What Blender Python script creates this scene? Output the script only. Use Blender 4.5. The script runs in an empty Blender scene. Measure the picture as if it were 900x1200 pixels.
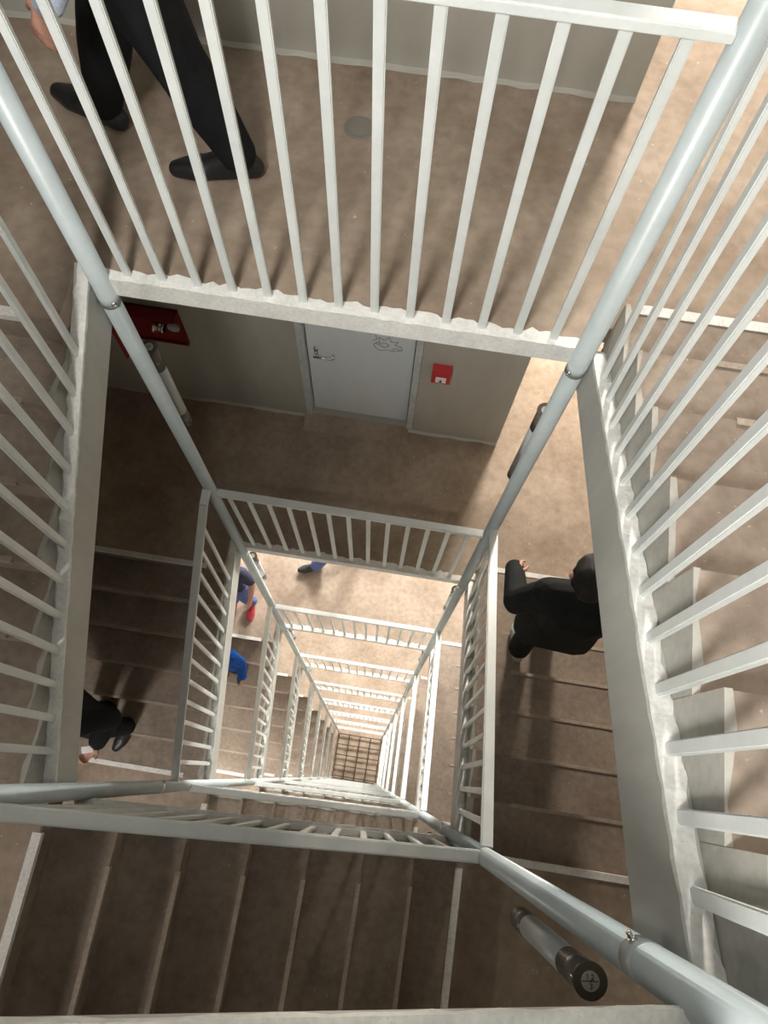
import bpy, bmesh, math, random
from mathutils import Vector, Matrix
random.seed(7)
PI = math.pi
COL = bpy.context.scene.collection

# ------------------------------------------------------------------ dimensions (metres)
W, L, H = 1.672, 1.662, 3.15          # well opening (post to post), storey height
R = H / 23                            # riser
G = 0.04                              # concrete edge stands this far outside the posts
XL, XR, YN = -1.36, 3.02, -1.42       # outer walls of the stair
YW = 2.82                             # wall behind the upper landings
YB = 8.6                              # far end of the modelled floors
NLEV = 9
def F(k): return -k * H

# ------------------------------------------------------------------ materials
def nodes(name):
    m = bpy.data.materials.new(name); m.use_nodes = True
    nt = m.node_tree
    return m, nt, nt.nodes['Principled BSDF']
def mat(name, col, rough=0.6, metal=0.0, spec=0.5):
    m, nt, b = nodes(name)
    b.inputs['Base Color'].default_value = (*col, 1); b.inputs['Roughness'].default_value = rough
    b.inputs['Metallic'].default_value = metal; b.inputs['Specular IOR Level'].default_value = spec
    return m
def noisy(name, c1, c2, c3, scale=2.5, rough=0.85, bump=0.15, speck=True, spec=0.3, streak=False, mott=.55):
    m, nt, b = nodes(name); N = nt.nodes; K = nt.links
    geo = N.new('ShaderNodeNewGeometry')
    mp = N.new('ShaderNodeMapping'); K.new(geo.outputs['Position'], mp.inputs['Vector'])
    if streak: mp.inputs['Scale'].default_value = (1, 1, 0.25)
    n1 = N.new('ShaderNodeTexNoise'); n1.inputs['Scale'].default_value = scale; n1.inputs['Detail'].default_value = 7; n1.inputs['Roughness'].default_value = .62
    n2 = N.new('ShaderNodeTexNoise'); n2.inputs['Scale'].default_value = scale * 9; n2.inputs['Detail'].default_value = 5
    n3 = N.new('ShaderNodeTexNoise'); n3.inputs['Scale'].default_value = scale * 22; n3.inputs['Detail'].default_value = 2
    for n in (n1, n2, n3): K.new(mp.outputs['Vector'], n.inputs['Vector'])
    r1 = N.new('ShaderNodeValToRGB'); e = r1.color_ramp.elements
    e[0].position = .33; e[0].color = (*c1, 1); e[1].position = .67; e[1].color = (*c2, 1)
    K.new(n1.outputs['Fac'], r1.inputs['Fac'])
    mx = N.new('ShaderNodeMix'); mx.data_type = 'RGBA'; mx.blend_type = 'MULTIPLY'; mx.inputs['Factor'].default_value = mott
    r2 = N.new('ShaderNodeValToRGB'); e = r2.color_ramp.elements
    e[0].position = .3; e[0].color = (.62, .61, .6, 1); e[1].position = .62; e[1].color = (1, 1, 1, 1)
    K.new(n2.outputs['Fac'], r2.inputs['Fac']); K.new(r1.outputs['Color'], mx.inputs['A']); K.new(r2.outputs['Color'], mx.inputs['B'])
    out = mx.outputs['Result']
    if speck:
        r3 = N.new('ShaderNodeValToRGB'); e = r3.color_ramp.elements
        e[0].position = .70; e[0].color = (0, 0, 0, 1); e[1].position = .80; e[1].color = (1, 1, 1, 1)
        K.new(n3.outputs['Fac'], r3.inputs['Fac'])
        m2 = N.new('ShaderNodeMix'); m2.data_type = 'RGBA'
        K.new(r3.outputs['Color'], m2.inputs['Factor']); K.new(out, m2.inputs['A']); m2.inputs['B'].default_value = (*c3, 1)
        out = m2.outputs['Result']
    K.new(out, b.inputs['Base Color'])
    b.inputs['Roughness'].default_value = rough; b.inputs['Specular IOR Level'].default_value = spec
    bp = N.new('ShaderNodeBump'); bp.inputs['Strength'].default_value = bump; bp.inputs['Distance'].default_value = .006
    K.new(n2.outputs['Fac'], bp.inputs['Height']); K.new(bp.outputs['Normal'], b.inputs['Normal'])
    return m

M_FLOOR = noisy('floor_concrete', (.25, .188, .140), (.385, .312, .246), (.54, .48, .42), 2.2, rough=.75)
M_TREAD = noisy('tread_concrete', (.235, .187, .150), (.35, .287, .233), (.50, .45, .40), 3.2, rough=.8)
M_BAND = noisy('grey_band_paint', (.36, .35, .315), (.44, .43, .39), (.5, .49, .46), 5, rough=.65, bump=.1, mott=.3)
M_STRING = noisy('stringer_paint', (.45, .45, .42), (.53, .53, .50), (.58, .58, .55), 2.5, rough=.55, bump=.05, mott=.22, streak=True)
M_CURB = noisy('curb_white_paint', (.70, .70, .67), (.84, .84, .81), (.40, .36, .31), 9, rough=.5, bump=.3, mott=.35)
M_WALL = noisy('wall_paint', (.37, .36, .315), (.44, .425, .38), (.36, .35, .32), 1.3, rough=.6, bump=.04, mott=.18, speck=False, streak=True)
M_SOFFIT = noisy('soffit_concrete', (.30, .29, .26), (.38, .365, .33), (.4, .4, .38), 2, rough=.9)
M_RAIL = noisy('rail_paint', (.62, .655, .645), (.73, .76, .75), (.5, .51, .5), 3.5, rough=.38, bump=.03, mott=.10, speck=False, spec=.5)
M_POST = noisy('post_paint', (.42, .475, .485), (.50, .555, .565), (.45, .45, .44), 3, rough=.34, bump=.03, mott=.12, speck=False, spec=.5)
M_WHITE = noisy('white_line_paint', (.66, .65, .62), (.80, .79, .77), (.42, .38, .34), 12, rough=.6, bump=.2)
M_NOSE = noisy('nosing', (.33, .27, .22), (.44, .37, .31), (.6, .56, .5), 8, rough=.55, bump=.2)
M_DOOR = noisy('door_paint', (.62, .67, .70), (.68, .73, .755), (.5, .5, .5), 1.2, rough=.42, bump=.02, mott=.08, speck=False, streak=True)
M_FRAME = noisy('door_frame_paint', (.49, .52, .53), (.55, .58, .59), (.5, .5, .5), 2, rough=.4, bump=.02, speck=False)
M_CHROME = mat('brushed_chrome', (.75, .75, .74), .22, 1)
M_RED = mat('alarm_red', (.52, .03, .035), .45)
M_DRED = mat('cabinet_red', (.30, .006, .014), .42)
M_DREDIN = mat('cabinet_inner_red', (.20, .006, .012), .5)
M_PALE = mat('pale_plastic', (.82, .80, .78), .4)
M_BLACK = mat('black_marks', (.012, .012, .012), .6)
M_PEN = mat('marker_ink', (.16, .19, .21), .6)
M_TUBECAP = mat('smoked_plastic', (.15, .135, .115), .22)
M_TUBEMID = mat('tube_diffuser', (.52, .54, .55), .35)
M_DISC = mat('label_disc', (.66, .66, .60), .5)
M_GRATE = mat('dark_grate_steel', (.055, .038, .028), .7, .3)
M_LAMP = mat('lamp_housing', (.8, .8, .78), .5)
M_SKIN = noisy('skin', (.52, .27, .20), (.60, .33, .25), (.6, .35, .28), 30, rough=.55, bump=.05, speck=False)
M_HAIR = noisy('dark_hair', (.006, .005, .005), (.02, .016, .014), (.03, .03, .03), 60, rough=.5, bump=.6, speck=False)
M_EYE = mat('eye', (.03, .02, .02), .2)
def cloth(name, c, d=.7): return noisy(name, tuple(x * d for x in c), c, c, 14, rough=.85, bump=.35, speck=False, spec=.2)
M_BLKCLOTH = cloth('black_cloth', (.013, .014, .017))
M_COAT = cloth('black_coat_cloth', (.016, .018, .018), .6)
M_SHIRT = cloth('pale_blue_shirt_cloth', (.55, .63, .78), .9)
M_JEANS = cloth('blue_denim', (.13, .17, .38))
M_NAVY = cloth('navy_cloth', (.045, .05, .085))
M_BLUE = cloth('bright_blue_cloth', (.012, .10, .47), .7)
M_BLKSHOE = mat('black_leather', (.012, .012, .014), .42)
M_GREYSHOE = mat('grey_trainer', (.40, .41, .38), .4)
M_REDSHOE = mat('red_shoe', (.42, .035, .05), .5)
M_PAPER = mat('white_paper', (.85, .85, .84), .6)
M_BAG = mat('brown_leather', (.14, .05, .035), .5)

# ------------------------------------------------------------------ helpers
def mesh_from(bm, name, mats, smooth=False):
    me = bpy.data.meshes.new(name); bmesh.ops.recalc_face_normals(bm, faces=bm.faces)
    bm.to_mesh(me); bm.free()
    for m in (mats if isinstance(mats, (list, tuple)) else [mats]): me.materials.append(m)
    if smooth:
        for p in me.polygons: p.use_smooth = True
    return me
def obj(name, me, parent=None, loc=(0, 0, 0)):
    o = bpy.data.objects.new(name, me); COL.objects.link(o); o.location = loc
    if parent: o.parent = parent
    return o
def make(name, bm, mats, parent=None, loc=(0, 0, 0), smooth=False): return obj(name, mesh_from(bm, name, mats, smooth), parent, loc)
def tag(o, label, cat, group=None):
    o['label'] = label; o['category'] = cat
    if group: o['group'] = group
    return o
def thing(name, label, cat, loc=(0, 0, 0), group=None, rotz=0):
    o = bpy.data.objects.new(name, None); COL.objects.link(o); o.location = loc; o.rotation_euler = (0, 0, rotz)
    o.empty_display_size = .1
    return tag(o, label, cat, group)
def struct(o): o['kind'] = 'structure'; return o
def box(bm, x0, x1, y0, y1, z0, z1, mi=0, bevel=0):
    vs = [bm.verts.new((x, y, z)) for z in (z0, z1) for y in (y0, y1) for x in (x0, x1)]
    fs = [bm.faces.new([vs[i] for i in q]) for q in ((0, 2, 3, 1), (4, 5, 7, 6), (0, 1, 5, 4), (2, 6, 7, 3), (0, 4, 6, 2), (1, 3, 7, 5))]
    for f in fs: f.material_index = mi
    if bevel:
        es = list({e for f in fs for e in f.edges})
        bmesh.ops.bevel(bm, geom=es, offset=bevel, segments=2, affect='EDGES', profile=.6)
    return fs
def prism(bm, poly, axis, a, b, mi=0):
    """extrude a polygon (2-D points) along axis from a to b"""
    def P(p, t):
        if axis == 'x': return (t, p[0], p[1])
        if axis == 'y': return (p[0], t, p[1])
        return (p[0], p[1], t)
    A = [bm.verts.new(P(p, a)) for p in poly]; B = [bm.verts.new(P(p, b)) for p in poly]
    n = len(poly); fs = [bm.faces.new(A), bm.faces.new(B[::-1])]
    for i in range(n): fs.append(bm.faces.new((A[i], A[(i + 1) % n], B[(i + 1) % n], B[i])))
    for f in fs: f.material_index = mi
    return fs
def bar(bm, p, q, w, t, side=(0, 0, 1), mi=0):
    """rectangular bar p->q; w along side-perpendicular, t along side"""
    p, q = Vector(p), Vector(q); d = (q - p).normalized(); s = Vector(side); s = (s - d * s.dot(d)).normalized(); u = d.cross(s)
    vs = []
    for c in (p, q):
        for a, b in ((-1, -1), (1, -1), (1, 1), (-1, 1)): vs.append(bm.verts.new(c + u * (a * w / 2) + s * (b * t / 2)))
    fs = [bm.faces.new([vs[i] for i in f]) for f in ((0, 1, 2, 3), (7, 6, 5, 4), (0, 4, 5, 1), (1, 5, 6, 2), (2, 6, 7, 3), (3, 7, 4, 0))]
    for f in fs: f.material_index = mi
    es = list({e for f in fs for e in f.edges if abs((e.verts[0].co - e.verts[1].co).normalized().dot(d)) > .9})
    bmesh.ops.bevel(bm, geom=es, offset=min(w, t) * .18, segments=2, affect='EDGES')
def cyl(bm, p, q, r0, r1=None, n=24, mi=0, caps=True):
    p, q = Vector(p), Vector(q); r1 = r0 if r1 is None else r1
    d = (q - p).normalized(); a = d.orthogonal().normalized(); b = d.cross(a)
    A = [bm.verts.new(p + (a * math.cos(2 * PI * i / n) + b * math.sin(2 * PI * i / n)) * r0) for i in range(n)]
    B = [bm.verts.new(q + (a * math.cos(2 * PI * i / n) + b * math.sin(2 * PI * i / n)) * r1) for i in range(n)]
    fs = []
    for i in range(n):
        f = bm.faces.new((A[i], A[(i + 1) % n], B[(i + 1) % n], B[i])); f.smooth = True; fs.append(f)
    if caps: fs += [bm.faces.new(A[::-1]), bm.faces.new(B)]
    for f in fs: f.material_index = mi
def rough_up(bm, amt, cut=.03):
    for v in bm.verts: v.co += Vector((random.uniform(-1, 1), random.uniform(-1, 1), random.uniform(-1, 1))) * amt

# ------------------------------------------------------------------ stairs: one storey, then copies
# right flight climbs towards the camera, near flight to the left, left flight back to the next landing
LEDGE = .05
def strip_poly(bm, pts_top, pts_bot, axis, a, b, mi=0):
    prism(bm, pts_top + pts_bot[::-1], axis, a, b, mi)
def flight(u0, tread, n, zfirst, toU, toV, v1, zl, zb, umin, umax, inset=(.07, .17), plate=None):
    """stepped body + sloping edge beam. toU/toV map (u, v, z) to the world. zl/zb: edge-beam top/bottom as functions of u"""
    root = struct(obj('stair_flight', None)); 
    def V(bm, u, v, z): return bm.verts.new(toP(u, v, z))
    toP = lambda u, v, z: toU(u, v, z)
    def pris(bm, pts, va, vb, mi=0):
        A = [V(bm, u, va, z) for u, z in pts]; B = [V(bm, u, vb, z) for u, z in pts]; k = len(pts)
        fs = [bm.faces.new(A), bm.faces.new(B[::-1])] + [bm.faces.new((A[i], A[(i + 1) % k], B[(i + 1) % k], B[i])) for i in range(k)]
        for f in fs: f.material_index = mi
        return fs
    ulast = u0 + tread * (n - 1)
    # steps
    bm = bmesh.new()
    pts = []
    for i in range(n - 1):
        u = u0 + tread * i; z = zfirst + R * i
        pts += [(u, z - R if i else z - R), (u - .0, z)]
        pts += [(u + tread, z)]
    pts += [(ulast, zfirst + R * (n - 1))]
    pts = pts[:]
    low = [(ulast + .003, zfirst + R * (n - 1)), (ulast + .003, zb(ulast) + .02), (u0 - .0, zb(u0) + .02)]
    clean = []
    for p in pts + low:
        if not clean or (abs(p[0] - clean[-1][0]) + abs(p[1] - clean[-1][1])) > 1e-6: clean.append(p)
    pris(bm, clean, LEDGE, v1)
    steps = make('steps', bm, M_TREAD, root)
    # painted grey band along the step ends
    bm = bmesh.new()
    for i in range(n - 1):
        u = u0 + tread * i; z = zfirst + R * i
        vb = LEDGE + .10 + .012 * math.sin(i * 2.3)
        zlo = min(z - .004, max(zl(u) - .01, z - R))
        e = [.012 + .010 * math.sin(i * 2.3 + t * 1.9) * (t % 2) for t in range(5)]
        A = [V(bm, u - .003, LEDGE - .003, z + .002)] + [V(bm, u - .003 + (tread - .001) * t / 4, LEDGE + e[t], z + .002) for t in range(5)] + [V(bm, u + tread - .004, LEDGE - .003, z + .002)]
        bm.faces.new(A)
        B = [V(bm, u - .003, LEDGE - .003, z + .002), V(bm, u + tread - .004, LEDGE - .003, z + .002), V(bm, u + tread - .004, LEDGE - .003, z - R - .10), V(bm, u - .003, LEDGE - .003, z - R - .10)]
        bm.faces.new(B)
    make('painted_band', bm, M_BAND, root)
    # nosings
    for i in range(n):
        u = u0 + tread * i; z = zfirst + R * i
        bm = bmesh.new(); first = i in (0, n - 1)
        va, wd = (LEDGE + inset[0], .03) if first else (LEDGE + inset[1], .014)
        pris(bm, [(u - .006, z - .022), (u - .006, z + .004), (u + wd, z + .004), (u + wd, z - .022)], va, v1 - .002)
        o = make('nosing', bm, M_WHITE if first else M_NOSE, root)
        if first: o['label'] = 'white painted edge line'
    # sloping edge beam (stringer) with a thin rough white coat on its top
    bm = bmesh.new(); K = 14
    us = [umin + (umax - umin) * i / K for i in range(K + 1)]
    pris(bm, [(u, zl(u)) for u in us] + [(u, (zl(u) - plate) if plate else zb(u)) for u in us[::-1]], 0, LEDGE)
    make('stringer', bm, M_STRING, root)
    bm = bmesh.new(); K = 60
    rows = []
    for i in range(K + 1):
        u = umin + (umax - umin) * i / K
        j = random.uniform(-.004, .004); j2 = random.uniform(-.012, .012)
        rows.append([V(bm, u, -.003 + j * .3, zl(u) - .012 + j), V(bm, u, -.003, zl(u) + .004 + j * .5), V(bm, u, LEDGE * .86 + j2 * .6, zl(u) + .004 + j), V(bm, u, LEDGE * .86 + j2 * .6, zl(u) - .01)])
    for a, b in zip(rows, rows[1:]):
        for t in range(3): bm.faces.new((a[t], a[t + 1], b[t + 1], b[t]))
    make('curb_paint', bm, M_CURB, root)
    return root
# edge-beam heights (per storey, relative to its far landing)
zr = lambda y: .830 - .52 * y
zrb = lambda y: .558 - .49 * y
zn = lambda x: 1.86 - .552 * x
znb = lambda x: 1.66 - .552 * x
zlf = lambda y: -1.0 + .60 * y + H
zlb = lambda y: -1.23 + .58 * y + H
def ynear(x): return -.015 - .035 * (1 - x / W)
def right_flight():
    U = lambda u, v, z: (W + G + v, 1.765 - u, z)
    return flight(0, .261, 8, R, U, None, XR - W - G, lambda u: zr(1.765 - u), lambda u: zrb(1.765 - u), .06, 1.80, inset=(.04, .22))
def near_flight():
    U = lambda u, v, z: (1.71 - u, ynear(1.71 - u) - v, z)
    return flight(0, .248, 8, 9 * R, U, None, -YN - .05, lambda u: zn(1.71 - u), lambda u: znb(1.71 - u), 0, 1.75, plate=.03)
def left_flight():
    U = lambda u, v, z: (-G - v, u, z)
    return flight(0, .245, 7, 17 * R, U, None, -XL - G, zlf, zlb, -.03, 1.70, inset=(.13, .10))
def far_landing():
    root = struct(obj('landing', None))
    bm = bmesh.new()
    prism(bm, [(XL, 1.475), (-G - LEDGE, 1.475), (-G - LEDGE, L + .006), (W + G, L + .006), (W + G, 1.765), (XR, 1.765), (XR, YB), (XL, YB)], 'z', -.085, 0)
    make('floor_slab', bm, M_FLOOR, root)
    bm = bmesh.new(); K = 70; rows = []
    y0 = L + .006
    for i in range(K + 1):
        x = -G + (W + 2 * G) * i / K; j = random.uniform(-.004, .004); j2 = random.uniform(-.012, .012)
        rows.append([bm.verts.new(p) for p in ((x, y0 - .004, -.087), (x, y0 - .004 + j * .3, .004 + j * .5), (x, y0 + .042 + j2, .006 + j * .5), (x, y0 + .045 + j2, .0005))])
    for a, b in zip(rows, rows[1:]):
        for t in range(3): bm.faces.new((a[t], a[t + 1], b[t + 1], b[t]))
    make('curb_paint', bm, M_CURB, root)
    return root
def corner_landing(x0, x1, y0, y1, z):
    bm = bmesh.new(); box(bm, x0, x1, y0, y1, z - .15, z)
    return struct(make('landing', bm, M_FLOOR))
def dup(root, dz):
    r = root.copy(); COL.objects.link(r); r.location = root.location + Vector((0, 0, dz))
    for c in root.children:
        d = c.copy(); COL.objects.link(d); d.parent = r
        for g in c.children:
            e = g.copy(); COL.objects.link(e); e.parent = d
    return r

storey = [right_flight(), near_flight(), left_flight(), far_landing(),
          corner_landing(W + G, XR, YN, -.067, 8 * R), corner_landing(XL, -.031, YN, 0.0, 16 * R)]
storey[2].location.z = -H          # the left flight that climbs TO this storey's landing
storey[5].location.z = -H
upper_left = dup(storey[2], H); upper_corner = dup(storey[5], H)
lower_near = dup(storey[1], -H)    # near flight below the first landing
for k in range(1, NLEV):
    for i, s in enumerate(storey):
        if i == 1:
            if k < NLEV - 1: dup(s, -(k + 1) * H)
        else: dup(s, -k * H)
ZBOT = F(NLEV)
bm = bmesh.new(); box(bm, XL, XR, YN, YB, ZBOT - .2, ZBOT)
struct(make('floor', bm, M_FLOOR))

# ------------------------------------------------------------------ walls
ZT = 2.9
def wall(name, *b, m=None):
    bm = bmesh.new(); box(bm, *b); return struct(make(name, bm, m or M_WALL))
wall('wall_left', XL - .2, XL, YN - .2, YB, ZBOT - .2, ZT)
wall('wall_near', XL, XR, YN - .2, YN, ZBOT - .2, ZT)
wall('wall_right', XR, XR + .2, YN - .2, YB, ZBOT - .2, ZT)
XE = 1.795
wall('wall_back', XL, XE, YW, YW + .18, 0, ZT)
wall('wall_corridor', XE - .18, XE, YW + .18, YB, 0, ZT)
# wall of the storey below, with the door opening
z0, z1 = F(1), -.085
DX0, DX1, DZ0, DZ1 = .33, 1.07, F(1) + .06, F(1) + 2.06
bm = bmesh.new()
box(bm, XL, DX0 - .05, YW, YW + .18, z0, z1); box(bm, DX1 + .05, XE, YW, YW + .18, z0, z1)
box(bm, DX0 - .05, DX1 + .05, YW, YW + .18, DZ1 + .05, z1); box(bm, DX0 - .05, DX1 + .05, YW, YW + .18, z0, DZ0 - .02)
struct(make('wall_back', bm, M_WALL))
wall('wall_corridor', XE - .18, XE, YW + .18, YB, z0, z1)
# cement fillets along the foot of the back walls
for z in (0, F(1)):
    bm = bmesh.new(); K = 50; rows = []
    for i in range(K + 1):
        x = XL + (XE - XL) * i / K; j = random.uniform(-.006, .006)
        rows.append([bm.verts.new(p) for p in ((x, YW - .02 + j, z + .001), (x, YW - .008 + j * .5, z + .008 + j * .5), (x, YW + .004, z + .015 + j * .5))])
    for a, b in zip(rows, rows[1:]):
        for t in range(2): bm.faces.new((a[t], a[t + 1], b[t + 1], b[t]))
    struct(make('trim_1' if z == 0 else 'trim_2', bm, M_WALL))
# worn threshold slope in front of the door
bm = bmesh.new(); prism(bm, [(YW, z0 + .055), (YW - .02, z0 + .05), (YW - .14, z0 + .004), (YW - .14, z0 - .002), (YW, z0 - .002)], 'x', DX0 - .06, DX1 + .02)
struct(make('door_threshold', bm, M_FLOOR))

# door
d = struct(obj('door_1', None, loc=(DX0, YW, DZ0)))
w_, h_ = DX1 - DX0, DZ1 - DZ0
bm = bmesh.new(); box(bm, .006, w_ - .006, .045, .095, .006, h_ - .006, bevel=.004); make('door_panel', bm, M_DOOR, d)
bm = bmesh.new(); box(bm, -.048, 0, -.012, .15, -.02, h_ + .045, bevel=.004); box(bm, w_, w_ + .048, -.012, .15, -.02, h_ + .045, bevel=.004)
box(bm, 0, w_, -.012, .15, h_, h_ + .045, bevel=.004); make('door_frame', bm, M_FRAME, d)
bm = bmesh.new()
box(bm, .052, .078, .037, .046, .80, .90, bevel=.003)
cyl(bm, (.067, .036, .855), (.067, -.012, .855), .011, n=16)
cyl(bm, (.058, -.012, .855), (.185, -.012, .855), .0105, n=16); cyl(bm, (.185, -.012, .855), (.185, .02, .855), .0105, n=16)
o = make('door_handle', bm, M_CHROME, d); o['label'] = 'chrome lever handle with a long plate'
# pen scribble on the door
def ink(pts, r, name, parent, m, closed=False):
    bm = bmesh.new()
    pp = list(zip(pts, pts[1:])) + ([(pts[-1], pts[0])] if closed else [])
    for a, b in pp: cyl(bm, a, b, r, n=6)
    return make(name, bm, m, parent)
bm = bmesh.new()
def sc(px, pz): return (px, .0455, pz - .10)
loops = [[(.46, 1.13), (.50, 1.17), (.49, 1.22), (.53, 1.19), (.56, 1.23), (.575, 1.18), (.62, 1.19), (.60, 1.15), (.64, 1.14), (.65, 1.10), (.60, 1.075), (.54, 1.08), (.50, 1.065), (.47, 1.09), (.46, 1.13)],
         [(.53 + .03 * math.cos(t * PI / 6), 1.135 + .025 * math.sin(t * PI / 6)) for t in range(13)],
         [(.485 + .01 * math.cos(t * PI / 5), 1.145 + .012 * math.sin(t * PI / 5)) for t in range(11)], [(.58, 1.10), (.62, 1.115), (.64, 1.09)], [(.47, 1.24), (.48, 1.19), (.455, 1.17)]]
for lp in loops:
    for a, b in zip(lp, lp[1:]): cyl(bm, sc(*a), sc(*b), .0026, n=6)
o = make('pen_scribble', bm, M_PEN, d)

# fire-alarm call point
t = thing('fire_alarm_box', 'small red fire alarm box on the wall right of the grey door', 'fire alarm', (1.262, YW, -2.195))
bm = bmesh.new(); box(bm, -.064, .064, -.05, 0, -.085, .085, bevel=.006); make('housing', bm, M_RED, t)
bm = bmesh.new(); box(bm, -.036, .036, -.056, -.049, -.062, .0, bevel=.003); o = make('press_plate', bm, M_PALE, t); o['label'] = 'pale press plate'
bm = bmesh.new(); prism(bm, [(-.012, -.05), (.012, -.05), (.0, -.02)], 'y', -.0585, -.0555); make('symbol', bm, M_BLACK, t)
# fire hydrant cabinet
t = thing('hydrant_cabinet', 'dark red open hydrant cabinet on the shaded wall left of the grey door', 'fire cabinet', (-.675, YW, -2.125))
bm = bmesh.new(); box(bm, -.19, .19, -.012, 0, -.19, .19)
for b in ((-.19, .19, -.10, -.0, .178, .19), (-.19, .19, -.03, -.0, -.19, -.178), (.178, .19, -.03, 0, -.19, .19), (-.19, -.178, -.10, 0, -.19, .19)): box(bm, *b)
make('case', bm, M_DREDIN, t)
bm = bmesh.new(); box(bm, -.20, -.186, -.20, -.02, -.185, .185, bevel=.003); o = make('cabinet_door', bm, M_DRED, t); o['label'] = 'red cabinet door swung open'
bm = bmesh.new(); cyl(bm, (.0, -.045, .02), (.075, -.045, .02), .026, n=20); cyl(bm, (.0, -.045, .02), (.016, -.045, .02), .036, n=20); cyl(bm, (.06, -.045, .02), (.075, -.045, .02), .036, n=20); cyl(bm, (.035, -.012, .02), (.035, -.045, .02), .02, n=16)
cyl(bm, (.045, -.045, .04), (.06, -.05, .085), .010, n=12)
o = make('hose_valve', bm, M_CHROME, t); o['label'] = 'silver hose coupling'
bm = bmesh.new(); cyl(bm, (.128, -.012, .01), (.128, -.03, .01), .042, n=24); cyl(bm, (.128, -.03, .01), (.128, -.036, .01), .033, n=24); o = make('valve_cap', bm, M_FRAME, t); o['label'] = 'grey round cap'
# floor marks on the top landing
bm = bmesh.new(); cyl(bm, (0, 0, -.01), (0, 0, .003), .058, n=28); cyl(bm, (0, 0, .003), (0, 0, .005), .045, n=28)
o = make('drain_cover', bm, mat('drain_grey', (.20, .18, .155), .8)); o.location = (.765, 2.487, 0); tag(o, 'round grey drain cover set in the top landing floor', 'drain cover')

# ------------------------------------------------------------------ corner posts
ZP = 3.1
POSTS = {'FL': (0, L), 'FR': (W, L), 'NR': (W, 0), 'NL': (0, -.02)}
NAMES = {'FL': 'at the far left corner of the stairwell', 'FR': 'at the far right corner of the stairwell, beside the bright corridor', 'NR': 'at the near right corner, closest to the viewer', 'NL': 'at the near left corner, behind the near railings'}
for key, (x, y) in POSTS.items():
    t = thing('corner_post', 'tall grey round post ' + NAMES[key], 'post', (x, y, ZBOT))
    bm = bmesh.new(); cyl(bm, (0, 0, 0), (0, 0, ZP - ZBOT), .035, n=32); make('pipe', bm, M_POST, t)
    for k in range(0, 4):
        zc = F(k) - ZBOT + (-.10 if key in ('FL', 'FR') else (.72 if key == 'NR' else .72 - .0))
        bm = bmesh.new(); cyl(bm, (0, 0, zc - .03), (0, 0, zc + .03), .0358, n=32); make('sleeve', bm, M_POST, t)
        sx = .7 if key in ('FL', 'NL') else -.6; sy = -.7 if key in ('FL', 'FR') else .8
        bm = bmesh.new(); dv = Vector((sx, sy, 0)).normalized()
        p = dv * .034 + Vector((0, 0, zc)); cyl(bm, p, p + dv * .010, .009, n=6); cyl(bm, p + dv * .010, p + dv * .019, .005, n=12); make('bolt', bm, M_CHROME, t)

# ------------------------------------------------------------------ railings
def ordinal(k): return ['first', 'second', 'third', 'fourth', 'fifth', 'sixth', 'seventh', 'eighth', 'ninth', 'tenth'][k]
BALM = {}
def baluster(t, p, q, wdir, key):
    """flat bar from p up to q; wide face along wdir"""
    bm = bmesh.new(); h = Vector(q) - Vector(p); bar(bm, (0, 0, 0), h, .028, .016, side=wdir)
    return make('baluster', bm, M_RAIL, t, loc=p)
def rail_bar(t, pts, side, wide=.048, thick=.028):
    bm = bmesh.new()
    for a, b in zip(pts, pts[1:]): bar(bm, a, b, wide, thick, side=(0, 0, 1))
    return make('top_rail', bm, M_RAIL, t)
def far_railing():
    t = thing('landing_railing', '', 'railing', (0, L, 0))
    rail_bar(t, [(.034, 0, 1.13), (W - .034, 0, 1.13)], (0, 1, 0))
    for i in range(13):
        x = .094 + .1222 * i
        baluster(t, (x, .03, .004), (x, 0, 1.12), (0, 1, 0), 'f')
    return t
def right_railing():
    t = thing('stair_railing', '', 'railing', (W, 0, 0))
    zt = lambda y: 2.165 - .52 * y
    rail_bar(t, [(0, L - .034, zt(L - .034)), (0, .034, zt(.034))], (1, 0, 0))
    for i in range(13):
        y = 1.564 - .1205 * i
        baluster(t, (.062, y, zr(y)), (0, y, zt(y) - .01), (1, 0, 0), 'r')
    return t
def near_railing():
    t = thing('stair_railing', '', 'railing', (0, 0, 0))
    zt = lambda x: 3.17 - .60 * x
    yr = lambda x: -.03 * (1 - x / W)
    rail_bar(t, [(W - .034, yr(W), zt(W - .034)), (.034, yr(0), zt(.034))], (0, 1, 0))
    for i in range(13):
        x = W - .11 - .1215 * i
        baluster(t, (x, ynear(x) - .022, zn(x)), (x, yr(x), zt(x) - .01), (0, 1, 0), 'n')
    bm = bmesh.new(); bar(bm, (W - .04, ynear(W) - .022, zn(W - .04) + .05), (.04, ynear(0) - .022, zn(.04) + .05), .026, .012); make('bottom_rail', bm, M_RAIL, t)
    return t
def left_railing():
    t = thing('stair_railing', '', 'railing', (0, 0, -H))
    zt = lambda y: .345 + .575 * y + H
    rail_bar(t, [(0, .014, zt(.014)), (0, 1.54, zt(1.54)), (0, L - .034, zt(1.54) + .02)], (1, 0, 0))
    for i in range(12):
        y = .124 + .1195 * i
        baluster(t, (-.062, y, zlf(y)), (0, y, zt(y) - .01), (1, 0, 0), 'l')
    return t
protos = [(far_railing(), 'white steel landing railing on the far side, {} from the top', 0, 'far landing railings', 0),
          (right_railing(), 'white steel stair railing on the right side, {} from the top', 0, 'right stair railings', 0),
          (near_railing(), 'white steel stair railing on the near side, {} down from the viewer', 1, 'near stair railings', 1),
          (left_railing(), 'white steel stair railing on the left side, {} from the top', 0, 'left stair railings', 0)]
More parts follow.
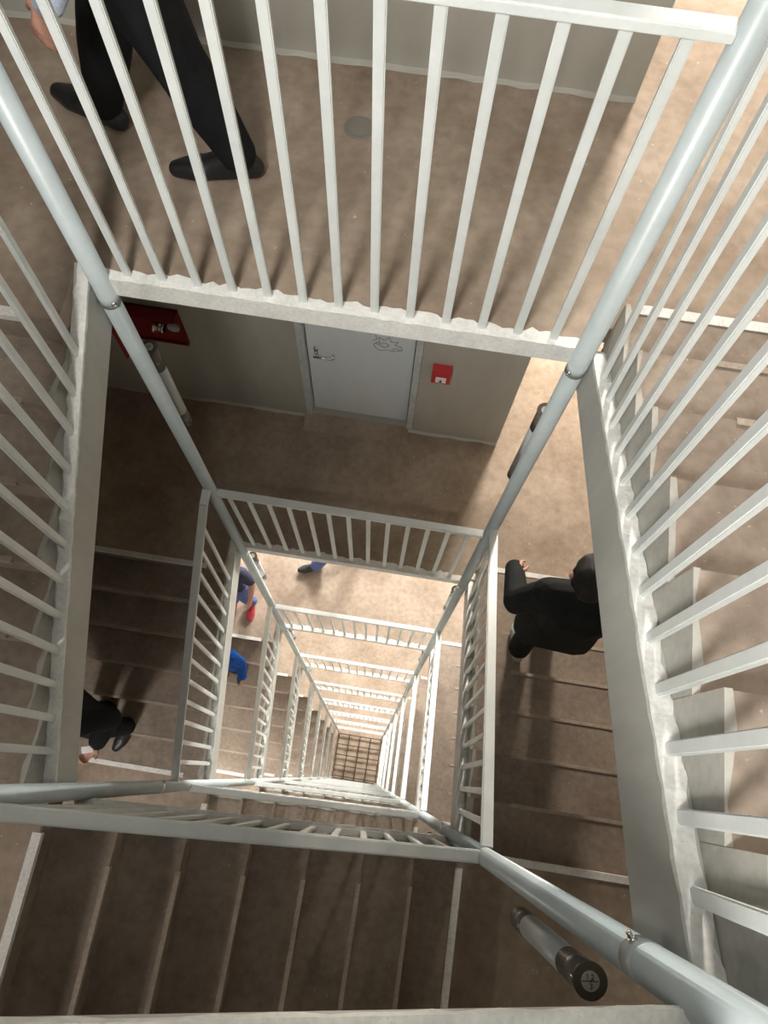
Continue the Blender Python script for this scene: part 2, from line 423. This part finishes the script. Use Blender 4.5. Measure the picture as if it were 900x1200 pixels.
for p, lab, first, grp, _ in protos:
    base = p.location.copy()
    for k in range(first, NLEV):
        o = p if k == first else dup(p, 0)
        o.location = base + Vector((0, 0, F(k)))
        o['label'] = lab.format(ordinal(k - first)); o['group'] = grp

# ------------------------------------------------------------------ tube lamps by the posts (switched off)
def tube_lamp(loc, label, length=.70, disc=True):
    t = thing('tube_lamp', label, 'lamp', loc, 'tube lamps beside the corner posts')
    r = .032
    for a, b in ((0, .16), (length - .13, length)):
        bm = bmesh.new(); cyl(bm, (0, 0, -a), (0, 0, -b), r, n=28); o = make('end_cap', bm, M_TUBECAP, t); o['label'] = 'dark smoked end section'
    bm = bmesh.new(); cyl(bm, (0, 0, -.16), (0, 0, -(length - .13)), r - .0008, n=28); make('diffuser', bm, M_TUBEMID, t)
    bm = bmesh.new(); cyl(bm, (0, 0, -.004), (0, 0, .004), r + .004, n=28); make('end_ring', bm, M_TUBECAP, t)
    bm = bmesh.new(); cyl(bm, (0, 0, .003), (0, 0, .0055), .019, n=28); ds = make('label_disc', bm, M_DISC, t)
    return t, ds
def digit_strokes(ch):
    return {'1': [[(-.25, .35), (0, .5), (0, -.5)]],
            '2': [[(-.3, .3), (-.15, .48), (.12, .48), (.28, .28), (.2, .05), (-.3, -.5), (.3, -.5)]],
            '3': [[(-.25, .42), (.05, .5), (.25, .3), (.02, .03), (.27, -.22), (.05, -.5), (-.27, -.4)]]}[ch]
FRt, _ = tube_lamp((W, L + .088, -.60), 'dark-ended tube lamp behind the far right post, below the top landing')
FLt, fl_disc = tube_lamp((-.02, L + .105, -.60), 'grey tube lamp behind the far left post, below the hydrant cabinet')
NRt, nr_disc = tube_lamp((W + .005, -.100, .40), 'tube lamp with a numbered round end, closest to the viewer at lower right')
# writing on the round label: 12 over 3 with a cross line
def stroke(parent, pts, cx, cy, s, rot):
    bm = bmesh.new(); c, sn = math.cos(rot), math.sin(rot)
    P = [(cx + x * s, cy + y * s) for x, y in pts]; P = [(c * x - sn * y, sn * x + c * y, .0058) for x, y in P]
    for a, b in zip(P, P[1:]): cyl(bm, a, b, .0008, n=6)
    return bm
for ds in (nr_disc, fl_disc):
    bm = bmesh.new(); rot = math.radians(6)
    def add(pts, cx, cy, s):
        c, sn = math.cos(rot), math.sin(rot)
        P = [(cx + x * s, cy + y * s) for x, y in pts]; P = [(c * x - sn * y, sn * x + c * y, .0058) for x, y in P]
        for a, b in zip(P, P[1:]): cyl(bm, a, b, .00085, n=6)
    for s in digit_strokes('1'): add(s, -.0055, .0075, .010)
    for s in digit_strokes('2'): add(s, .0045, .0075, .010)
    for s in digit_strokes('3'): add(s, .0005, -.009, .010)
    add([(-1, 0), (1, 0)], 0, 0, .017); add([(0, -1), (0, 0)], -.0, .002, .004)
    make('lettering', bm, M_BLACK, ds)
for k in range(1, 6):
    for nm, x, y in (('right', W, L + .088), ('left', -.02, L + .105)):
        o = dup(FRt, 0); o.location = (x, y, F(k) - .60)
        o['label'] = 'small tube lamp beside the far %s post under the %s landing' % (nm, ordinal(k))
for k in range(1, 3):
    o = dup(FRt, 0); o.location = (W + .005, -.100, F(k) + .40); o['label'] = 'small tube lamp beside the near right post, %s storey down' % ordinal(k)

# ------------------------------------------------------------------ grate over the bottom of the well
t = thing('floor_grate', 'dark square-mesh steel grate across the bottom of the well', 'grate', (0, 0, ZBOT + .05))
bm = bmesh.new()
for i in range(5): bar(bm, (W * i / 4, 0, 0), (W * i / 4, L, 0), .034, .04)
make('long_bars', bm, M_GRATE, t)
bm = bmesh.new()
for i in range(6): bar(bm, (0, L - .02 - i * .39, .03) if i < 5 else (0, 0, .03), (W, L - .02 - i * .39, .03) if i < 5 else (W, 0, .03), .034, .034)
make('cross_bars', bm, M_GRATE, t)

# ------------------------------------------------------------------ people
def hull(spheres, sub=2):
    bm = bmesh.new()
    for p, r in spheres:
        bmesh.ops.create_icosphere(bm, subdivisions=sub, radius=r, matrix=Matrix.Translation(Vector(p)))
    bmesh.ops.convex_hull(bm, input=bm.verts)
    loose = [v for v in bm.verts if not v.link_faces]
    if loose: bmesh.ops.delete(bm, geom=loose, context='VERTS')
    return bm
def fuse(name, chunks, voxel, m, parent, smooth=6):
    me = bpy.data.meshes.new(name); big = bmesh.new()
    for c in chunks:
        b = hull(c); tmp = bpy.data.meshes.new('t'); b.to_mesh(tmp); b.free(); big.from_mesh(tmp); bpy.data.meshes.remove(tmp)
    big.to_mesh(me); big.free()
    o = bpy.data.objects.new(name, me); COL.objects.link(o)
    md = o.modifiers.new('r', 'REMESH'); md.mode = 'VOXEL'; md.voxel_size = voxel
    sm = o.modifiers.new('s', 'SMOOTH'); sm.factor = .5; sm.iterations = smooth
    dg = bpy.context.evaluated_depsgraph_get(); dg.update()
    new = bpy.data.meshes.new_from_object(o.evaluated_get(dg))
    o.modifiers.clear(); o.data = new; bpy.data.meshes.remove(me)
    new.materials.clear(); new.materials.append(m)
    for p in new.polygons: p.use_smooth = True
    o.parent = parent
    return o
def lerp(a, b, t): return Vector(a) * (1 - t) + Vector(b) * t
def hand_chunks(wrist, direction, palmn, side, s=1.0, curl=.5):
    """wrist point, hand direction, palm normal (the way the fingers curl), side vector towards the thumb"""
    d = Vector(direction).normalized(); n = Vector(palmn); n = (n - d * n.dot(d)).normalized(); sd = Vector(side); sd = (sd - d * sd.dot(d) - n * sd.dot(n)).normalized()
    w = Vector(wrist); C = []
    C.append([(w, .024 * s), (w + d * .03 * s + sd * .022 * s, .015 * s), (w + d * .03 * s - sd * .022 * s, .015 * s), (w + d * .085 * s + sd * .03 * s, .012 * s), (w + d * .08 * s - sd * .03 * s, .011 * s)])
    for j, (off, ln) in enumerate(((.031, .072), (.011, .08), (-.010, .074), (-.030, .058))):
        a = w + d * .085 * s + sd * off * s
        d1 = (d + n * curl * .6 + sd * off * 2).normalized(); d2 = (d + n * curl * 1.6).normalized(); d3 = (d * .6 + n * curl * 2.2).normalized()
        b = a + d1 * ln * .45 * s; c = b + d2 * ln * .32 * s; e = c + d3 * ln * .25 * s
        r = .0088 * s
        C += [[(a, r * 1.1), (b, r)], [(b, r), (c, r * .95)], [(c, r * .95), (e, r * .85)]]
    a = w + d * .025 * s + sd * .025 * s; b = a + (d * .6 + sd * .8 + n * .25).normalized() * .04 * s; c = b + (d * .9 + sd * .3 + n * .35).normalized() * .034 * s
    C += [[(a, .014 * s), (b, .011 * s)], [(b, .011 * s), (c, .009 * s)]]
    return C
def person(label, base, heading, J, look, voxel=.009, s=1.0, hands=True, group=None):
    """J: joints in a local frame, facing +Y, left = -X. look: clothing"""
    t = thing('person', label, 'person', base, group, heading)
    V = lambda k: Vector(J[k]) * s
    ps, cs, nk, hd = V('pelvis'), V('chest'), V('neck'), V('head')
    f = (Vector(J.get('face', (0, 1, 0)))).normalized(); up = (hd - nk).normalized(); f = (f - up * f.dot(up)).normalized(); rt = f.cross(up)
    across = (V('shoulderR') - V('shoulderL')).normalized()
    body = []
    def torso(e):
        hips = [(ps + across * k * .085 * s - Vector((0, 0, .03)) * s, (.088 + e) * s) for k in (-1, 1)]
        waist = [(lerp(ps, cs, .4) + across * k * .07 * s, (.085 + e) * s) for k in (-1, 1)]
        ch = [(cs + across * k * .085 * s, (.098 + e) * s) for k in (-1, 1)]
        sh = [(V('shoulder' + q), (.06 + e) * s) for q in 'LR']
        return [hips + waist, waist + ch, ch + sh + [(lerp(cs, nk, .7), (.06 + e) * s)]]
    def arm(q, e, upto=1.0):
        a, b, c = V('shoulder' + q), V('elbow' + q), V('wrist' + q); c2 = lerp(b, c, upto)
        return [[(a, (.054 + e) * s), (b, (.041 + e) * s)], [(b, (.041 + e) * s), (c2, (.041 + e) * s * (1 - upto) + (.029 + e) * s * upto)]]
    def arm_short(q, e, frac): a, b = V('shoulder' + q), V('elbow' + q); return [[(a, (.056 + e) * s), (lerp(a, b, frac), (.05 + e) * s)]]
    def leg(q, e, upto=1.0, extra=0):
        k = -1 if q == 'L' else 1
        a = ps + across * k * .09 * s - Vector((0, 0, .05)) * s; b, c = V('knee' + q), V('ankle' + q); c2 = lerp(b, c, upto)
        return [[(a, (.088 + e) * s), (b, (.056 + e) * s)], [(b, (.056 + e) * s), (lerp(b, c, .3), (.056 + e) * s), (c2, (.037 + e + extra) * s)]]
    def foot(q, e=0):
        c, tt = V('ankle' + q), V('toe' + q); d_ = (tt - c); d_.z = 0; d_.normalize()
        heel = Vector((c.x, c.y, 0)) - d_ * .045 * s; z0 = c.z - .085 * s
        toe = Vector((tt.x, tt.y, 0)); sd = Vector((-d_.y, d_.x, 0))
        tz = tt.z
        return [[(c, (.036 + e) * s), (heel + Vector((0, 0, z0 + .032 * s)), (.032 + e) * s), (lerp(heel, toe, .55) + Vector((0, 0, (z0 + tz) / 2 + .035 * s)), (.035 + e) * s)],
                [(heel + Vector((0, 0, z0 + .03 * s)), (.03 + e) * s), (lerp(heel, toe, .68) + sd * .014 * s + Vector((0, 0, (z0 * .4 + tz * .6) + .03 * s)), (.03 + e) * s), (lerp(heel, toe, .68) - sd * .014 * s + Vector((0, 0, (z0 * .4 + tz * .6) + .03 * s)), (.03 + e) * s), (toe - d_ * .025 * s + Vector((0, 0, tz + .024 * s)), (.024 + e) * s)]]
    body += torso(0)
    for q in 'LR': body += arm(q, 0) + leg(q, 0) + foot(q)
    body += [[(lerp(cs, nk, .75), .055 * s), (nk, .052 * s)], [(nk, .052 * s), (hd - up * .05 * s, .056 * s)]]
    body += [[(hd + up * .02 * s - f * .015 * s, .088 * s), (hd + up * .015 * s + f * .02 * s, .082 * s), (hd - up * .07 * s + f * .045 * s, .048 * s), (hd - up * .095 * s + f * .065 * s, .026 * s)]]
    body += [[(hd + f * .095 * s + up * .005 * s, .009 * s), (hd + f * .112 * s - up * .03 * s, .013 * s)], [(hd + f * .10 * s - up * .062 * s - rt * .02 * s, .009 * s), (hd + f * .10 * s - up * .062 * s + rt * .02 * s, .009 * s)],
             [(hd + f * .092 * s + up * .028 * s - rt * .035 * s, .012 * s), (hd + f * .092 * s + up * .028 * s + rt * .035 * s, .012 * s)]]
    for k in (-1, 1):
        e0 = hd + rt * k * .088 * s - f * .005 * s
        body += [[(e0 + up * .02 * s, .014 * s), (e0 + rt * k * .012 * s + up * .024 * s - f * .012 * s, .012 * s), (e0 - up * .022 * s, .010 * s)]]
    if hands:
        for q in 'LR':
            k = -1 if q == 'L' else 1
            wr = V('wrist' + q); dr = (wr - V('elbow' + q)).normalized()
            hd_dir = Vector(J.get('hand' + q, dr)); pn = Vector(J.get('palm' + q, across * -k)); th = Vector(J.get('thumb' + q, (0, 1, 0)))
            body += hand_chunks(wr, hd_dir, pn, th, s, J.get('curl' + q, .45))
    fuse('body', body, voxel, M_SKIN, t, 4)
    for k in (-1, 1):
        bm = bmesh.new(); bmesh.ops.create_uvsphere(bm, u_segments=12, v_segments=8, radius=.011 * s, matrix=Matrix.Translation(hd + f * .094 * s + up * .008 * s + rt * k * .033 * s)); make('eye', bm, M_EYE, t, smooth=True)
    hair = [[(hd + up * .035 * s - f * .02 * s, .092 * s), (hd + up * .04 * s + f * .02 * s, .085 * s), (hd - up * .02 * s - f * .045 * s, .07 * s)], [(hd - up * .02 * s - f * .04 * s, .074 * s), (hd - up * .05 * s - f * .035 * s, .058 * s)]]
    for k in (-1, 1): hair.append([(hd + rt * k * .06 * s + up * .03 * s, .036 * s), (hd + rt * k * .062 * s - f * .03 * s - up * .01 * s, .032 * s)])
    fuse('hair', hair, .008, look.get('hairm', M_HAIR), t, 3)
    e = .014
    top = torso(look.get('puff', e))
    if look.get('hem'):
        z = look['hem'] * s
        top.append([(lerp(ps, cs, .4) + across * k * .08 * s, (.10 + e) * s) for k in (-1, 1)] + [(Vector((ps.x, ps.y, z)) + across * k * .12 * s, (.10 + e) * s) for k in (-1, 1)])
    for q in 'LR': top += arm_short(q, e, .75) if look.get('short') else arm(q, look.get('puff', e), look.get('sleeve', .96))
    top += [[(lerp(cs, nk, .8), .062 * s), (lerp(cs, nk, .95), .06 * s)]]
    o = fuse(look.get('topname', 'shirt'), top, voxel, look['top'], t, 4); o['label'] = look['toplabel']
    leg_ = [[(ps + across * k * .085 * s - Vector((0, 0, .03)) * s, (.098 + e * .8) * s) for k in (-1, 1)] + [(lerp(ps, cs, .2) + across * k * .07 * s, (.092 + e * .6) * s) for k in (-1, 1)]]
    for q in 'LR': leg_ += leg(q, look.get('loose', .018), .97, look.get('flare', .018))
    o = fuse('trousers', leg_, voxel, look['legs'], t, 4); o['label'] = look['legslabel']
    for q in 'LR':
        o = fuse('shoe', foot(q, .008), .008, look['shoes'], t, 3); o['label'] = look['shoelabel']
    return t
def standing(**kw):
    J = dict(pelvis=(0, 0, .92), chest=(0, .01, 1.26), neck=(0, .0, 1.47), head=(0, .03, 1.60), shoulderL=(-.19, 0, 1.40), shoulderR=(.19, 0, 1.40),
             elbowL=(-.25, -.02, 1.11), elbowR=(.25, -.02, 1.11), wristL=(-.24, .08, .88), wristR=(.24, .08, .88),
             kneeL=(-.10, .03, .49), kneeR=(.10, .03, .49), ankleL=(-.10, -.02, .09), ankleR=(.10, -.02, .09), toeL=(-.12, .19, 0), toeR=(.12, .19, 0))
    J.update(kw); return J
# the man crossing the top landing (walks to the left: local +Y is world -X)
# local (x, y) -> world (-y, x) with heading +90 degrees: facing -X, his left (-x local) is towards -Y
def toL(x, y, z=None, bx=.10, by=2.2): return (y - by, -(x - bx))  # world -> local x, y
def Lc(x, y, z): a, b = toL(x, y); return (a, b, z)
J = standing(pelvis=Lc(.20, 2.16, .92), chest=Lc(.19, 2.14, 1.26), neck=Lc(.18, 2.14, 1.47), head=Lc(.15, 2.14, 1.60),
             shoulderL=Lc(.19, 1.95, 1.40), shoulderR=Lc(.19, 2.33, 1.40), elbowL=Lc(.26, 1.93, 1.10), elbowR=Lc(.25, 2.39, 1.11),
             wristL=Lc(.07, 1.90, .795), wristR=Lc(.16, 2.38, .9), handL=(-.05, .5, -1), palmL=(.6, -.3, 0), thumbL=(.2, 1, .2),
             kneeL=Lc(.27, 2.13, .50), ankleL=Lc(.385, 2.19, .09), toeL=Lc(.13, 2.15, 0),
             kneeR=Lc(.02, 2.25, .50), ankleR=Lc(-.14, 2.33, .10), toeR=Lc(-.38, 2.42, .02))
man1 = person('man in black trousers and pale shirt striding left across the top landing', (.10, 2.2, 0), PI / 2, J,
       dict(top=M_SHIRT, toplabel='pale blue long-sleeved shirt', legs=M_BLKCLOTH, legslabel='black trousers', shoes=M_BLKSHOE, shoelabel='black leather shoe', loose=.032, flare=-.002), voxel=.0065)
# the man in the black coat on the lower right flight, coming down (faces +Y)
J = standing(head=(-.05, .06, 1.60), neck=(-.04, .02, 1.47), pelvis=(-.01, -.02, .92), ankleL=(-.07, -.02, .09), toeL=(-.10, .17, 0), kneeL=(-.08, .05, .49),
             ankleR=(.09, .19, -.047), toeR=(.09, .40, -.137), kneeR=(.10, .17, .38), elbowL=(-.30, .0, 1.14), wristL=(-.31, .16, 1.02), handL=(-.05, .9, -.3), palmL=(.4, 0, -.6), thumbL=(.6, .5, .3), curlL=.9)
person('man in a black coat coming down the lower right flight, seen from above and behind', (2.10, 1.16, F(1) + 3 * R), math.radians(-4), J,
       dict(sleeve=1.4, top=M_COAT, topname='coat', hem=.78, puff=.03, toplabel='black padded coat', legs=M_BLKCLOTH, legslabel='black trousers', shoes=M_GREYSHOE, shoelabel='grey trainer'), voxel=.0075)
# dark figure at the foot of the left flight (faces -Y)
J = standing(wristL=(-.27, .05, 1.03), elbowL=(-.27, -.13, 1.15), wristR=(.13, .26, 1.02), elbowR=(.25, .05, 1.08), handL=(0, 1, -.1), handR=(-.3, .9, .1), palmL=(0, 0, 1), palmR=(0, 0, 1), thumbL=(-1, .2, 0), thumbR=(1, .2, 0))
p3 = person('dark figure holding a white paper on the shaded left flight, half hidden by the stringer', (-.80, .33, F(1) - 6 * R), 2.65, J,
       dict(top=M_BLKCLOTH, topname='jacket', puff=.03, hem=.82, toplabel='black jacket', legs=M_BLKCLOTH, legslabel='black trousers', shoes=M_BLKSHOE, shoelabel='black shoe'), voxel=.01)
bm = bmesh.new(); box(bm, -.035, .035, -.022, .022, -.0012, .0012); o = make('paper', bm, M_PAPER); o.location = (-.625, .105, F(1) - 6 * R + 1.062); o.rotation_euler = (.25, .1, .3)
tag(o, 'folded white paper held by the dark figure on the left flight', 'paper')
# two people on the second landing down
J = standing(elbowL=(-.26, .0, 1.13), wristL=(-.25, .14, .95), handL=(.1, .7, -.6), palmL=(.7, .2, -.4), toeL=(-.12, .21, 0))
person('person in a navy t-shirt, blue trousers and red shoes on the third landing down', (-.51, 1.87, F(2)), PI, J,
       dict(top=M_NAVY, short=True, toplabel='navy short-sleeved t-shirt', legs=M_JEANS, legslabel='blue trousers', shoes=M_REDSHOE, shoelabel='red shoe'), voxel=.01)
J = standing(elbowL=(-.27, .02, 1.12), wristL=(-.29, .16, .93))
person('person in a bright blue jacket going down the left flight below the red-shoed one', (-.50, 1.13, F(2) - 2 * R), PI, J,
       dict(top=M_BLUE, topname='jacket', puff=.028, hem=.84, toplabel='bright blue jacket', legs=M_BLKCLOTH, legslabel='dark trousers', shoes=M_BLKSHOE, shoelabel='dark shoe'), voxel=.01, s=.86)
J = standing(kneeL=(-.10, .14, .50), ankleL=(-.10, .30, .09), toeL=(-.12, .52, .02), kneeR=(.1, .05, .49), ankleR=(.1, -.22, .12), toeR=(.11, -.02, 0))
person('person in blue jeans and dark shoes, only one lower leg showing below the grey landing', (.50, 2.60, F(2)), math.radians(107), J,
       dict(top=M_NAVY, toplabel='dark top', legs=M_JEANS, legslabel='blue jeans', shoes=M_BLKSHOE, shoelabel='dark shoe'), voxel=.01)

# ------------------------------------------------------------------ light
def area(name, loc, target, size, power, col=(1, .93, .84), sy=None):
    l = bpy.data.lights.new(name, 'AREA'); l.energy = power; l.color = col; l.size = size
    if sy: l.shape = 'RECTANGLE'; l.size_y = sy
    o = bpy.data.objects.new(name, l); COL.objects.link(o); o.location = loc
    o.rotation_euler = (Vector(target) - Vector(loc)).to_track_quat('-Z', 'Y').to_euler()
    return o
for k in range(NLEV + 1):
    if k < 2:
        area('corridor_lamp', (2.42, 5.5, F(k) + 2.12), (1.8, 1.2, F(k) + .5), .5, 285, (1, .91, .80))
    else:
        area('corridor_lamp', (2.55, 6.4, F(k) + 2.6), (1.6, 1.0, F(k)), .8, 540, (1, .97, .92))
        area('hall_fill', (.2, 6.6, F(k) + 2.6), (.6, 1.0, F(k)), 1.2, 640, (1, .97, .92))  # added fill light, softens shadows and brightens the lower landings
    zc = F(k) + 16 * R - H
    if k == 0: area('corner_lamp', (-1.28, -.75, zc + .82), (-.2, -.45, zc), .2, 10, (1, .94, .86)).data.spread = math.radians(150)
    else: area('corner_lamp', (-.95, -1.0, zc + 2.0), (-.75, -.1, zc), .25, 8 if k == 1 else 26, (1, .95, .88)).data.spread = math.radians(95)
area('stair_head_lamp', (.84, .3, 5.6), (.84, .6, 0), 1.2, 45, (1, .965, .90))
area('near_fill', (.40, -.90, 3.15), (.8, 2.4, -1.0), .6, 150, (1, .97, .915))  # added fill light behind the viewer, reaches the top landing and door wall
w = bpy.data.worlds.new('World'); bpy.context.scene.world = w; w.use_nodes = True
bg = w.node_tree.nodes['Background']; bg.inputs['Color'].default_value = (.90, .96, 1.0, 1); bg.inputs['Strength'].default_value = .085

# ------------------------------------------------------------------ camera
cam = bpy.data.cameras.new('camera'); co = bpy.data.objects.new('camera', cam); COL.objects.link(co)
cam.sensor_fit = 'VERTICAL'; cam.sensor_height = 24; cam.lens = 867 / 1200 * 24; cam.clip_start = .02; cam.clip_end = 200
Mr = Matrix(((.98780435, -.15354018, .02584543), (.15323834, .92929558, -.33604722), (.02757871, .33590942, .94149046)))
co.matrix_world = Matrix.Translation((1.15115, .21909, 2.14202)) @ Mr.to_4x4()
sc_ = bpy.context.scene; sc_.camera = co
sc_.view_settings.view_transform = 'Standard'; sc_.view_settings.look = 'None'; sc_.view_settings.gamma = 1; sc_.view_settings.exposure = 0.0
sc_.view_settings.use_curve_mapping = False
